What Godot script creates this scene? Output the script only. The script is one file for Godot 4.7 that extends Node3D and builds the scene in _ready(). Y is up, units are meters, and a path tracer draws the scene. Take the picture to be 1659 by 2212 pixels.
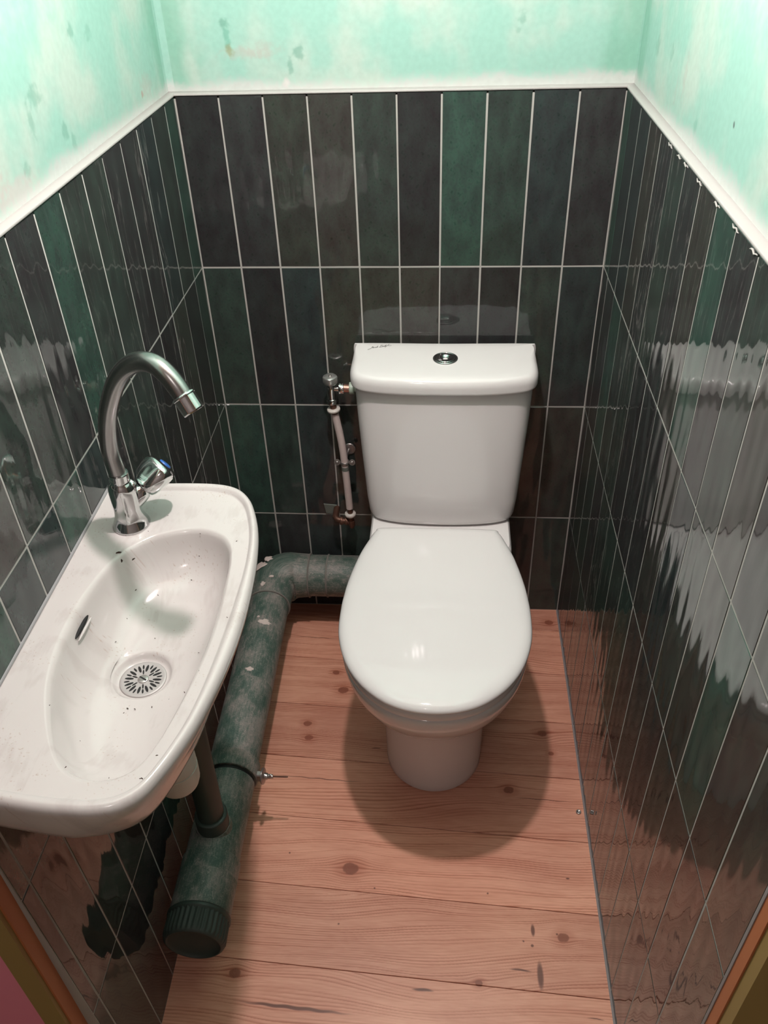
extends Node3D

const W := 0.77                     # width between the tiled side walls
const ROWS := [0.0, 0.2965, 0.594, 0.8995, 1.205]
const END_L := 1.105                # where the tiling stops at the door, left and right
const END_R := 1.146
const PLASTER := 0.012              # plaster stands this far behind the tile faces
const TOP := 2.5

var rng := RandomNumberGenerator.new()
var mats := {}
var used := {}


# ---------------------------------------------------------------- mesh builder
class MB:
	var v := PackedVector3Array()
	var n := PackedVector3Array()
	var t := PackedVector2Array()
	var idx := PackedInt32Array()

	# rings: array of PackedVector3Array of equal length
	func loft(rings: Array, closed := true, cap0 := false, cap1 := false, flip := false, us := 1.0, vs := 1.0) -> void:
		var m: int = rings[0].size()
		var k := rings.size()
		var cols := m + 1 if closed else m
		var p := PackedVector3Array()
		var nn := PackedVector3Array()
		var tt := PackedVector2Array()
		var along := 0.0
		for i in k:
			if i > 0:
				along += (rings[i][0] - rings[i - 1][0]).length()
			for j in cols:
				p.append(rings[i][j % m])
				tt.append(Vector2(us * j / float(cols - 1), vs * along))
		nn.resize(p.size())
		var tri := PackedInt32Array()
		for i in k - 1:
			for j in cols - 1:
				var a := i * cols + j
				var b := a + 1
				var c := a + cols
				var d := c + 1
				for q in [[a, b, d], [a, d, c]]:
					var fn: Vector3 = (p[q[1]] - p[q[0]]).cross(p[q[2]] - p[q[0]])
					if fn.length_squared() < 1e-22:
						continue
					for w in q:
						nn[w] += fn
						tri.append(w)
		if closed:
			for i in k:
				var s := nn[i * cols] + nn[i * cols + m]
				nn[i * cols] = s
				nn[i * cols + m] = s
		for e in 2:
			if (cap0 if e == 0 else cap1):
				var at := 0 if e == 0 else (k - 1) * cols
				var mid := Vector3.ZERO
				for j in m:
					mid += p[at + j]
				mid /= m
				var base := p.size()
				p.append(mid)
				tt.append(Vector2(0.5, 0.5))
				for j in m:
					p.append(p[at + j])
					tt.append(Vector2(0.5 + 0.5 * cos(TAU * j / m), 0.5 + 0.5 * sin(TAU * j / m)))
				var total := Vector3.ZERO
				for j in m:
					var a := base + 1 + j
					var b := base + 1 + (j + 1) % m
					if e == 0:
						tri.append_array([base, b, a])
						total += (p[b] - p[base]).cross(p[a] - p[base])
					else:
						tri.append_array([base, a, b])
						total += (p[a] - p[base]).cross(p[b] - p[base])
				nn.resize(p.size())
				for j in m + 1:
					nn[base + j] = total
		var vol := 0.0
		var cen := Vector3.ZERO
		for q in p:
			cen += q
		cen /= p.size()
		for i in range(0, tri.size(), 3):
			vol += (p[tri[i]] - cen).dot((p[tri[i + 1]] - cen).cross(p[tri[i + 2]] - cen))
		var sg := 1.0 if (vol > 0) != flip else -1.0
		var off := v.size()
		for i in p.size():
			v.append(p[i])
			n.append((nn[i] * sg).normalized() if nn[i].length_squared() > 0 else Vector3.UP)
			t.append(tt[i])
		for i in range(0, tri.size(), 3):
			if sg > 0:
				idx.append_array([off + tri[i], off + tri[i + 2], off + tri[i + 1]])
			else:
				idx.append_array([off + tri[i], off + tri[i + 1], off + tri[i + 2]])

	# flat quad or polygon (fan), corners counter-clockwise seen from outside
	func poly(c: Array, uv: Array = []) -> void:
		var off := v.size()
		var fn := Vector3.ZERO
		for i in range(1, c.size() - 1):
			fn += (c[i] - c[0]).cross(c[i + 1] - c[0])
		fn = fn.normalized()
		for i in c.size():
			v.append(c[i])
			n.append(fn)
			t.append(uv[i] if uv.size() else Vector2(c[i].x + c[i].z, c[i].y))
		for i in range(1, c.size() - 1):
			idx.append_array([off, off + i + 1, off + i])

	func box(a: Vector3, b: Vector3, ch := 0.0) -> void:
		slab([Vector3(a.x, b.y, b.z), Vector3(b.x, b.y, b.z), Vector3(b.x, b.y, a.z), Vector3(a.x, b.y, a.z)], Vector3.UP, b.y - a.y, ch)

	# face corners counter-clockwise seen along -out; the body goes back by depth; front edges chamfered
	func slab(f: Array, out: Vector3, depth: float, ch := 0.0, uv: Array = []) -> void:
		var m := f.size()
		var inner := []
		var low := []
		var back := []
		for i in m:
			var a: Vector3 = f[i]
			var e0: Vector3 = (f[(i + m - 1) % m] - a).normalized()
			var e1: Vector3 = (f[(i + 1) % m] - a).normalized()
			var sn := maxf(e0.cross(e1).length(), 0.2)
			inner.append(a + (e0 + e1) * ch / sn)
			low.append(a - out * ch)
			back.append(a - out * depth)
		poly(inner, uv)
		for i in m:
			var j := (i + 1) % m
			if ch > 0.0:
				poly([low[i], low[j], inner[j], inner[i]], [uv[i], uv[j], uv[j], uv[i]] if uv.size() else [])
			poly([back[i], back[j], low[j], low[i]], [uv[i], uv[j], uv[j], uv[i]] if uv.size() else [])
		var r := back.duplicate()
		r.reverse()
		poly(r)

	func lathe(profile: Array, at: Vector3, axis: Vector3, sides := 32, cap0 := true, cap1 := true) -> void:
		var x := axis.normalized()
		var u := x.cross(Vector3(0.31, 0.77, 0.55)).normalized()
		var w := x.cross(u)
		var rings := []
		for q in profile:
			var r := PackedVector3Array()
			for j in sides:
				var a := TAU * j / sides
				r.append(at + x * q[1] + (u * cos(a) + w * sin(a)) * q[0])
			rings.append(r)
		loft(rings, true, cap0, cap1, false, 1.0, 1.0)

	func tube(path: Array, rad, sides := 20, cap0 := true, cap1 := true, us := 1.0) -> void:
		var rings := []
		var u := Vector3.ZERO
		for i in path.size():
			var d: Vector3 = (path[mini(i + 1, path.size() - 1)] - path[maxi(i - 1, 0)]).normalized()
			if u == Vector3.ZERO:
				u = d.cross(Vector3(0.21, 0.93, 0.3)).normalized()
			u = (u - d * u.dot(d)).normalized()
			var w := d.cross(u)
			var r := PackedVector3Array()
			var rr: float = rad[i] if rad is Array else rad
			for j in sides:
				var a := TAU * j / sides
				r.append(path[i] + (u * cos(a) + w * sin(a)) * rr)
			rings.append(r)
		loft(rings, true, cap0, cap1, false, us, 1.0)

	func mesh(shift: Vector3) -> ArrayMesh:
		var p := v.duplicate()
		for i in p.size():
			p[i] -= shift
		var a := []
		a.resize(Mesh.ARRAY_MAX)
		a[Mesh.ARRAY_VERTEX] = p
		a[Mesh.ARRAY_NORMAL] = n
		a[Mesh.ARRAY_TEX_UV] = t
		a[Mesh.ARRAY_INDEX] = idx
		var am := ArrayMesh.new()
		am.add_surface_from_arrays(Mesh.PRIMITIVE_TRIANGLES, a)
		return am


# ---------------------------------------------------------------- scene helpers
func numbered(called: String) -> String:
	var k: int = used.get(called, 0)
	used[called] = k + 1
	return called if k == 0 else "%s_%03d" % [called, k]


func thing(called: String, label: String, category: String, at := Vector3.ZERO, group := "") -> Node3D:
	var o := Node3D.new()
	o.name = numbered(called)
	o.position = at
	add_child(o)
	o.set_meta("label", label)
	o.set_meta("category", category)
	if group != "":
		o.set_meta("group", group)
	return o


func struct_node(called: String) -> Node3D:
	var o := Node3D.new()
	o.name = called
	add_child(o)
	o.set_meta("kind", "structure")
	return o


func part(called: String, b: MB, m: Material, parent: Node3D, label := "") -> MeshInstance3D:
	var at := Vector3.ZERO
	var q: Node = parent
	while q is Node3D and q != self:
		at += q.position
		q = q.get_parent()
	var o := MeshInstance3D.new()
	o.name = called
	o.mesh = b.mesh(at)
	o.material_override = m
	o.cast_shadow = GeometryInstance3D.SHADOW_CASTING_SETTING_ON
	parent.add_child(o, true)
	if label != "":
		o.set_meta("label", label)
	return o


func plain(c: Color, rough := 0.6, metal := 0.0) -> StandardMaterial3D:
	var m := StandardMaterial3D.new()
	m.albedo_color = c
	m.roughness = rough
	m.metallic = metal
	return m


func noise(seed_: int, freq: float, oct := 3) -> FastNoiseLite:
	var f := FastNoiseLite.new()
	f.noise_type = FastNoiseLite.TYPE_SIMPLEX_SMOOTH
	f.seed = seed_
	f.frequency = freq
	f.fractal_type = FastNoiseLite.FRACTAL_FBM if oct > 1 else FastNoiseLite.FRACTAL_NONE
	f.fractal_octaves = oct
	return f


func sm(a: float, b: float, x: float) -> float:
	return smoothstep(a, b, x)


func arc(c: Vector3, a: Vector3, b: Vector3, r: float, d0: float, d1: float, k: int) -> Array:
	var out := []
	for i in k + 1:
		var d := deg_to_rad(lerpf(d0, d1, i / float(k)))
		out.append(c + (a * cos(d) + b * sin(d)) * r)
	return out


# smooth closed curve through points of the plane; a point given twice is a corner
func spline(pts: Array, per := 8) -> PackedVector2Array:
	var out := PackedVector2Array()
	var m := pts.size()
	for i in m:
		var a: Vector2 = pts[(i + m - 1) % m]
		var b: Vector2 = pts[i]
		var c: Vector2 = pts[(i + 1) % m]
		var d: Vector2 = pts[(i + 2) % m]
		if b.is_equal_approx(c):
			continue
		for k in per:
			out.append(b.cubic_interpolate(c, a, d, k / float(per)))
	return out


func angles_of(p: PackedVector2Array, c: Vector2) -> PackedFloat32Array:
	var a := PackedFloat32Array()
	for q in p:
		a.append(fposmod((q - c).angle(), TAU))
	a.sort()
	return a


# distance from c to the outline in each direction
func reach(p: PackedVector2Array, c: Vector2, angs: PackedFloat32Array) -> PackedFloat32Array:
	var out := PackedFloat32Array()
	for a in angs:
		var d := Vector2.from_angle(a)
		var best := 0.0
		for i in p.size():
			var u := p[i] - c
			var e := p[(i + 1) % p.size()] - p[i]
			var den := d.cross(e)
			if absf(den) < 1e-12:
				continue
			var s := u.cross(e) / den
			var w := u.cross(d) / den
			if s > 0.0 and w >= -1e-4 and w <= 1.0001:
				best = maxf(best, s)
		out.append(best)
	return out


func ring(c: Vector2, angs: PackedFloat32Array, r: PackedFloat32Array, y: float, scale := 1.0, inset := 0.0) -> PackedVector3Array:
	var out := PackedVector3Array()
	for i in angs.size():
		var q := c + Vector2.from_angle(angs[i]) * maxf(r[i] * scale - inset, 0.0005)
		out.append(Vector3(q.x, y, q.y))
	return out


# ---------------------------------------------------------------- textures
func tile_mottle(seed_: int) -> ImageTexture:
	var w := 96
	var h := 384
	var d := PackedByteArray()
	d.resize(w * h * 3)
	var a := noise(seed_, 0.02, 3)
	var b := noise(seed_ + 1, 0.16, 3)
	for y in h:
		for x in w:
			var e := a.get_noise_2d(x * 1.6, y * 0.8)
			var s := b.get_noise_2d(x, y * 0.7)
			var k := 0.86 + 0.11 * e + 0.06 * s
			if s > 0.30:
				k -= 0.22 * (s - 0.30) * 2.0
			var g := 0.03 * (e + s)
			var i := (y * w + x) * 3
			d[i] = clampi(int(255 * (k - g)), 0, 255)
			d[i + 1] = clampi(int(255 * (k + 0.02 + g)), 0, 255)
			d[i + 2] = clampi(int(255 * k), 0, 255)
	return ImageTexture.create_from_image(Image.create_from_data(w, h, false, Image.FORMAT_RGB8, d))


# relief of a hand-made glaze: long soft ripples, a height in 0..1
func tile_relief() -> ImageTexture:
	var w := 160
	var h := 480
	var d := PackedFloat32Array()
	d.resize(w * h)
	var a := noise(5, 0.033, 1)
	var b := noise(9, 0.1, 2)
	for y in h:
		for x in w:
			d[y * w + x] = 0.5 + 0.46 * a.get_noise_2d(x * 0.85, y * 0.32) + 0.022 * b.get_noise_2d(x * 1.2, y * 0.35)
	return ImageTexture.create_from_image(Image.create_from_data(w, h, false, Image.FORMAT_RF, d.to_byte_array()))


const WOOD_W := 1024
const WOOD_H := 1536
const WOOD_LEN := 1.18

func joint(k: int, x: float) -> float:
	return 0.034 + 0.1418 * k + 0.052 * x


func wood_texture() -> ImageTexture:
	var d := PackedByteArray()
	d.resize(WOOD_W * WOOD_H * 3)
	var slow := noise(21, 2.6, 2)
	var mid := noise(22, 9.0, 2)
	var fine := noise(23, 60.0, 3)
	var tone := noise(24, 3.0, 2)
	var fibre := noise(25, 420.0, 2)
	# knots: x, z, radius across
	var knots := [[0.311, 0.716, 0.0145], [0.229, 0.229, 0.008], [0.252, 0.282, 0.012], [0.182, 0.38, 0.009], [0.19, 0.418, 0.009], [0.745, 0.045, 0.010], [0.70, 0.385, 0.010], [0.715, 0.437, 0.006], [0.62, 0.53, 0.010], [0.70, 0.825, 0.010], [0.13, 0.915, 0.010], [0.55, 0.91, 0.006]]
	# dark specks and cracks: x, z, half length, half width
	var marks := [[0.648, 0.815, 0.004, 0.012], [0.645, 0.842, 0.003, 0.003], [0.57, 0.752, 0.002, 0.002], [0.36, 0.752, 0.002, 0.002], [0.30, 0.822, 0.002, 0.002], [0.455, 0.925, 0.02, 0.003], [0.655, 0.893, 0.006, 0.026], [0.24, 0.965, 0.10, 0.0035], [0.622, 0.885, 0.02, 0.002], [0.72, 0.715, 0.004, 0.002], [0.69, 0.55, 0.06, 0.0009], [0.17, 0.118, 0.06, 0.001], [0.23, 0.521, 0.09, 0.0012], [0.63, 0.835, 0.002, 0.002], [0.34, 0.44, 0.012, 0.0012], [0.19, 0.69, 0.002, 0.002], [0.74, 0.955, 0.015, 0.001], [0.69, 0.82, 0.002, 0.002]]
	var ring_per := [190.0, 230.0, 165.0, 210.0, 160.0, 175.0, 240.0, 200.0, 190.0]
	for py in WOOD_H:
		var z := py * WOOD_LEN / WOOD_H
		for px in WOOD_W:
			var x := px * W / WOOD_W
			var k := clampi(int(floor((z - 0.052 * x - 0.034) / 0.1418)) + 1, 0, 8)
			var off := k * 3.7
			var zz := z
			var kn := 0.0
			var halo := 0.0
			for q in knots:
				var dx: float = x - q[0]
				var dz: float = z - q[1]
				if absf(dx) > 0.09 or absf(dz) > 0.05:
					continue
				var r: float = q[2]
				var e := exp(-(dx * dx) / (r * r * 7.0) - (dz * dz) / (r * r * 5.0))
				zz += e * dz * -0.75
				var rr := sqrt(dx * dx * 0.75 + dz * dz * 1.25) / r
				kn = maxf(kn, 1.0 - sm(0.75, 1.0, rr + 0.15 * fine.get_noise_2d(x, z)))
				halo = maxf(halo, 1.0 - sm(0.8, 2.6, rr))
			var warp := 0.030 * slow.get_noise_2d(x * 0.5 + off, zz * 1.2 + off) + 0.0035 * mid.get_noise_2d(x * 0.4 + off, zz * 1.5)
			var f: float = (zz + warp) * ring_per[k]
			var s := f - floorf(f)
			var line := sm(0.35, 0.93, s) * (1.0 - sm(0.93, 1.0, s))
			line *= clampf(0.42 + 1.1 * tone.get_noise_2d(x * 0.5 + off, f * 0.10), 0.05, 1.0)
			var fib := fibre.get_noise_2d(x * 0.05 + off, z)
			var tn := tone.get_noise_2d(x * 0.8 + off, z * 1.4)
			var r0 := 0.87 + 0.05 * tn
			var g0 := 0.63 + 0.05 * tn
			var b0 := 0.53 + 0.04 * tn
			var pk: float = [0.96, 1.0, 0.97, 0.95, 1.0, 1.02, 0.97, 0.99, 0.98][k]
			var dark := 0.26 * line + 0.06 * fib + 0.10 * halo - 0.05 * mid.get_noise_2d(x * 0.5 + off, z * 3.0)
			r0 = (r0 - dark * 0.62) * pk
			g0 = (g0 - dark * 0.74) * pk
			b0 = (b0 - dark * 0.72) * pk
			if kn > 0.0:
				var kk := 0.5 + 0.5 * sin(90.0 * slow.get_noise_2d(x * 9.0, z * 9.0))
				r0 = lerpf(r0, 0.52 + 0.05 * kk, kn * 0.85)
				g0 = lerpf(g0, 0.29 + 0.05 * kk, kn * 0.85)
				b0 = lerpf(b0, 0.22 + 0.04 * kk, kn * 0.85)
			for q in marks:
				var ux: float = (x - q[0]) / q[2]
				if absf(ux) > 1.2:
					continue
				var uz: float = (z - q[1] - 0.052 * (x - q[0]) - 0.0006 * sin(x * 160.0)) / q[3]
				var m := 1.0 - sm(0.5, 1.1, sqrt(ux * ux + uz * uz))
				r0 = lerpf(r0, 0.34, m * 0.75)
				g0 = lerpf(g0, 0.19, m * 0.75)
				b0 = lerpf(b0, 0.15, m * 0.75)
			var i := (py * WOOD_W + px) * 3
			d[i] = clampi(int(255 * r0), 0, 255)
			d[i + 1] = clampi(int(255 * g0), 0, 255)
			d[i + 2] = clampi(int(255 * b0), 0, 255)
	return ImageTexture.create_from_image(Image.create_from_data(WOOD_W, WOOD_H, false, Image.FORMAT_RGB8, d))


# old mint paint, filler rubbed over it, ragged white filler along the tile edge; s runs along the wall, y up
const PL_S := 1.2
const PL_Y := 0.72

func plaster_texture(seed_: int, corners: Array, spots: Array) -> ImageTexture:
	var w := 768
	var h := 460
	var d := PackedByteArray()
	d.resize(w * h * 3)
	var big := noise(seed_, 5.0, 4)
	var vert := noise(seed_ + 1, 14.0, 3)
	var fine := noise(seed_ + 2, 70.0, 3)
	for py in h:
		var y := 1.2 + PL_Y * (1.0 - py / float(h - 1))
		for px in w:
			var s := px * PL_S / float(w - 1)
			var a := big.get_noise_2d(s, y * 1.1)
			var c := vert.get_noise_2d(s * 1.3, y * 0.45)
			var f := fine.get_noise_2d(s, y)
			var fill := sm(-0.35, 0.60, a + 0.30 * c)
			var r := lerpf(0.665, 0.79, fill)
			var g := lerpf(0.875, 0.895, fill)
			var b := lerpf(0.80, 0.83, fill)
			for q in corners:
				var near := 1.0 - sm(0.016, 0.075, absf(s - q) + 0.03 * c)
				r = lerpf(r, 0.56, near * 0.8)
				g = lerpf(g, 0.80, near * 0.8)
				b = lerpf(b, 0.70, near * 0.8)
			for q in spots:
				var u := Vector2((s - q[0]) / q[2], (y - q[1]) / q[3])
				if absf(u.x) > 1.6 or absf(u.y) > 1.6:
					continue
				var m: float = (1.0 - sm(0.35, 1.15, u.length() + 0.5 * f + 0.25 * c)) * q[5] * 0.75
				var col: Color = q[4]
				r = lerpf(r, col.r, m)
				g = lerpf(g, col.g, m)
				b = lerpf(b, col.b, m)
			var band := 1.0 - sm(0.002, 0.022, y - 1.2095 + 0.016 * a + 0.006 * f)
			r = lerpf(r, 0.90, band * 0.8)
			g = lerpf(g, 0.905, band * 0.8)
			b = lerpf(b, 0.88, band * 0.8)
			var k := 1.0 + 0.03 * f
			var i := (py * w + px) * 3
			d[i] = clampi(int(255 * r * k), 0, 255)
			d[i + 1] = clampi(int(255 * g * k), 0, 255)
			d[i + 2] = clampi(int(255 * b * k), 0, 255)
	return ImageTexture.create_from_image(Image.create_from_data(w, h, false, Image.FORMAT_RGB8, d))


# old green pipe paint under plaster dust
func pipe_texture() -> ImageTexture:
	var w := 384
	var h := 384
	var d := PackedByteArray()
	d.resize(w * h * 3)
	var a := noise(41, 0.011, 4)
	var b := noise(42, 0.07, 3)
	var c := noise(43, 0.3, 2)
	for y in h:
		for x in w:
			var e := a.get_noise_2d(x, y)
			var f := b.get_noise_2d(x, y)
			var g := c.get_noise_2d(x, y)
			var st := b.get_noise_2d(x * 2.2, y * 0.35)
			var dust := sm(-0.75, 0.62, e * 0.9 + 0.40 * st + 0.30 * f + 0.35 * g)
			var chip := sm(0.36, 0.46, f * 0.8 + 0.4 * g + 0.2 * e)
			var col := Color(0.24, 0.33, 0.295).lerp(Color(0.53, 0.505, 0.485), dust * 0.95)
			col = col.lerp(Color(0.66, 0.60, 0.58), chip * 0.35)
			var i := (y * w + x) * 3
			d[i] = clampi(int(255 * (col.r + 0.03 * g)), 0, 255)
			d[i + 1] = clampi(int(255 * (col.g + 0.03 * g)), 0, 255)
			d[i + 2] = clampi(int(255 * (col.b + 0.03 * g)), 0, 255)
	var im := Image.create_from_data(w, h, false, Image.FORMAT_RGB8, d)
	return ImageTexture.create_from_image(im)


# glazed surface smeared with a little dirt and cement
func basin_texture() -> ImageTexture:
	var w := 512
	var h := 512
	var d := PackedByteArray()
	d.resize(w * h * 3)
	var a := noise(51, 0.012, 3)
	var b := noise(52, 0.05, 3)
	var c := noise(53, 0.22, 2)
	for y in h:
		for x in w:
			var m := sm(0.12, 0.6, a.get_noise_2d(x, y) + 0.35 * b.get_noise_2d(x * 2.5, y * 0.6))
			var s := sm(0.68, 0.85, c.get_noise_2d(x, y) + 0.4 * a.get_noise_2d(y, x))
			var col := Color(0.775, 0.752, 0.745).lerp(Color(0.71, 0.675, 0.665), m * 0.4)
			col = col.lerp(Color(0.62, 0.52, 0.47), s * 0.5)
			var i := (y * w + x) * 3
			d[i] = int(255 * col.r)
			d[i + 1] = int(255 * col.g)
			d[i + 2] = int(255 * col.b)
	return ImageTexture.create_from_image(Image.create_from_data(w, h, false, Image.FORMAT_RGB8, d))


func textured(tex: Texture2D, rough: float) -> StandardMaterial3D:
	var m := plain(Color.WHITE, rough)
	m.albedo_texture = tex
	return m


func painted(tex: Texture2D) -> StandardMaterial3D:
	var m := textured(tex, 0.5)
	m.albedo_color = Color(0.88, 0.85, 0.868)
	return m


func make_materials() -> void:
	var relief := tile_relief()
	var mottles := [tile_mottle(61), tile_mottle(71), tile_mottle(81)]
	# tones: charcoal, olive grey, warm grey, grey green, black, bright green, speckled green, blue grey
	var tones := [Color(0.25, 0.247, 0.255), Color(0.265, 0.268, 0.257), Color(0.278, 0.268, 0.262), Color(0.255, 0.278, 0.27), Color(0.22, 0.217, 0.226), Color(0.255, 0.33, 0.308), Color(0.245, 0.288, 0.275), Color(0.235, 0.256, 0.264)]
	for i in tones.size():
		for k in 2:
			var m := textured(mottles[(i + k) % 3], 0.045)
			m.albedo_color = tones[i]
			m.heightmap_enabled = true
			m.heightmap_texture = relief
			m.heightmap_scale = 0.065
			m.uv1_scale = Vector3(0.6, 0.6, 1.0)          # a window of the texture, so that no seam crosses a tile
			m.uv1_offset = Vector3(fmod(0.13 * i + 0.21 * k, 0.39), fmod(0.17 * i + 0.23 * k, 0.39), 0)
			mats["tile_%d_%d" % [i, k]] = m
	mats.grout = plain(Color(0.66, 0.65, 0.63), 0.9)
	mats.wood = textured(wood_texture(), 0.42)
	mats.ceramic = plain(Color(0.88, 0.867, 0.862), 0.09)
	mats.lid = plain(Color(0.885, 0.872, 0.868), 0.05)
	mats.basin = textured(basin_texture(), 0.13)
	mats.chrome = plain(Color(0.80, 0.80, 0.80), 0.07, 1.0)
	mats.dull_chrome = plain(Color(0.60, 0.59, 0.585), 0.26, 1.0)
	mats.steel = plain(Color(0.70, 0.68, 0.67), 0.35, 0.9)
	mats.copper = plain(Color(0.40, 0.285, 0.235), 0.45, 0.6)
	mats.pipe = textured(pipe_texture(), 0.55)
	mats.pipe_dark = plain(Color(0.20, 0.25, 0.225), 0.5)
	mats.dust_band = mats.pipe.duplicate()
	mats.dust_band.albedo_color = Color(1.0, 0.98, 0.97)
	mats.ridge = plain(Color(0.47, 0.455, 0.43), 0.8)
	mats.cap = plain(Color(0.21, 0.245, 0.225), 0.6)
	mats.black = plain(Color(0.03, 0.03, 0.03), 0.7)
	mats.white_plastic = plain(Color(0.78, 0.76, 0.73), 0.35)
	mats.white_paint = plain(Color(0.80, 0.745, 0.725), 0.45)
	mats.pale_green_plastic = plain(Color(0.66, 0.72, 0.66), 0.35)
	mats.filler = plain(Color(0.80, 0.735, 0.71), 0.85)
	mats.cement = plain(Color(0.40, 0.42, 0.39), 0.9)
	mats.trim = plain(Color(0.65, 0.635, 0.625), 0.4)
	mats.sealant = plain(Color(0.56, 0.555, 0.56), 0.55)
	mats.jamb = plain(Color(0.72, 0.44, 0.29), 0.5)
	mats.casing = plain(Color(0.60, 0.51, 0.31), 0.55)
	mats.pink = plain(Color(0.93, 0.56, 0.66), 0.7)
	mats.passage = plain(Color(0.74, 0.72, 0.71), 0.8)
	mats.ceiling = plain(Color(0.90, 0.90, 0.88), 0.8)
	mats.dirt = plain(Color(0.24, 0.17, 0.14), 0.8)


# ---------------------------------------------------------------- the room
func left_x(y: float, z: float) -> float:            # the left wall is a little twisted towards the door
	return 0.026 * maxf(z, 0.0) * maxf(0.0, 1.0 - y / 0.9)


func tile_mat(tone: int) -> Material:
	return mats["tile_%d_%d" % [tone, rng.randi() % 2]]


func random_tone() -> int:
	return [0, 0, 0, 1, 1, 2, 3, 3, 4, 4, 6, 7, 7, 5][rng.randi() % 14]


# corners of the face in the wall's own (s, y); at turns them into points; out is the face's normal
func tile(wall: Node3D, s0: float, s1: float, y0: float, y1: float, at: Callable, out: Vector3, tone: int, full: float) -> void:
	var g := 0.0014
	var q := [Vector2(s0 + g, y0 + g), Vector2(s1 - g, y0 + g), Vector2(s1 - g, y1 - g), Vector2(s0 + g, y1 - g)]
	var c := []
	var uv := []
	for p in q:
		c.append(at.call(p.x, p.y) + out * rng.randf_range(-0.0003, 0.0003))
		uv.append(Vector2((p.x - s0) / full, 1.0 - (p.y - y0) / 0.3025))
	if (c[1] - c[0]).cross(c[2] - c[0]).dot(out) < 0.0:
		c.reverse()
		uv.reverse()
	var b := MB.new()
	b.slab(c, out, 0.0075, 0.0007, uv)
	part("tile", b, tile_mat(tone), wall)


func plaster(wall: Node3D, s0: float, s1: float, at: Callable, m: Material) -> void:
	# two bands: the textured one above the tiles, mirrored once more up to the ceiling
	var b := MB.new()
	for band in [[1.19, 1.2 + PL_Y], [1.2 + PL_Y, TOP]]:
		var c := []
		var uv := []
		for p in [Vector2(s0, band[0]), Vector2(s1, band[0]), Vector2(s1, band[1]), Vector2(s0, band[1])]:
			c.append(at.call(p.x, p.y))
			var v: float = (p.y - 1.2) / PL_Y
			uv.append(Vector2(p.x / PL_S, 1.0 - v if v <= 1.0 else (v - 1.0)))
		var n: Vector3 = at.call(0, 0) - at.call(0, 0)
		b.poly(c, uv)
		var r := c.duplicate()
		r.reverse()
	part("plaster", b, m, wall)


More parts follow.
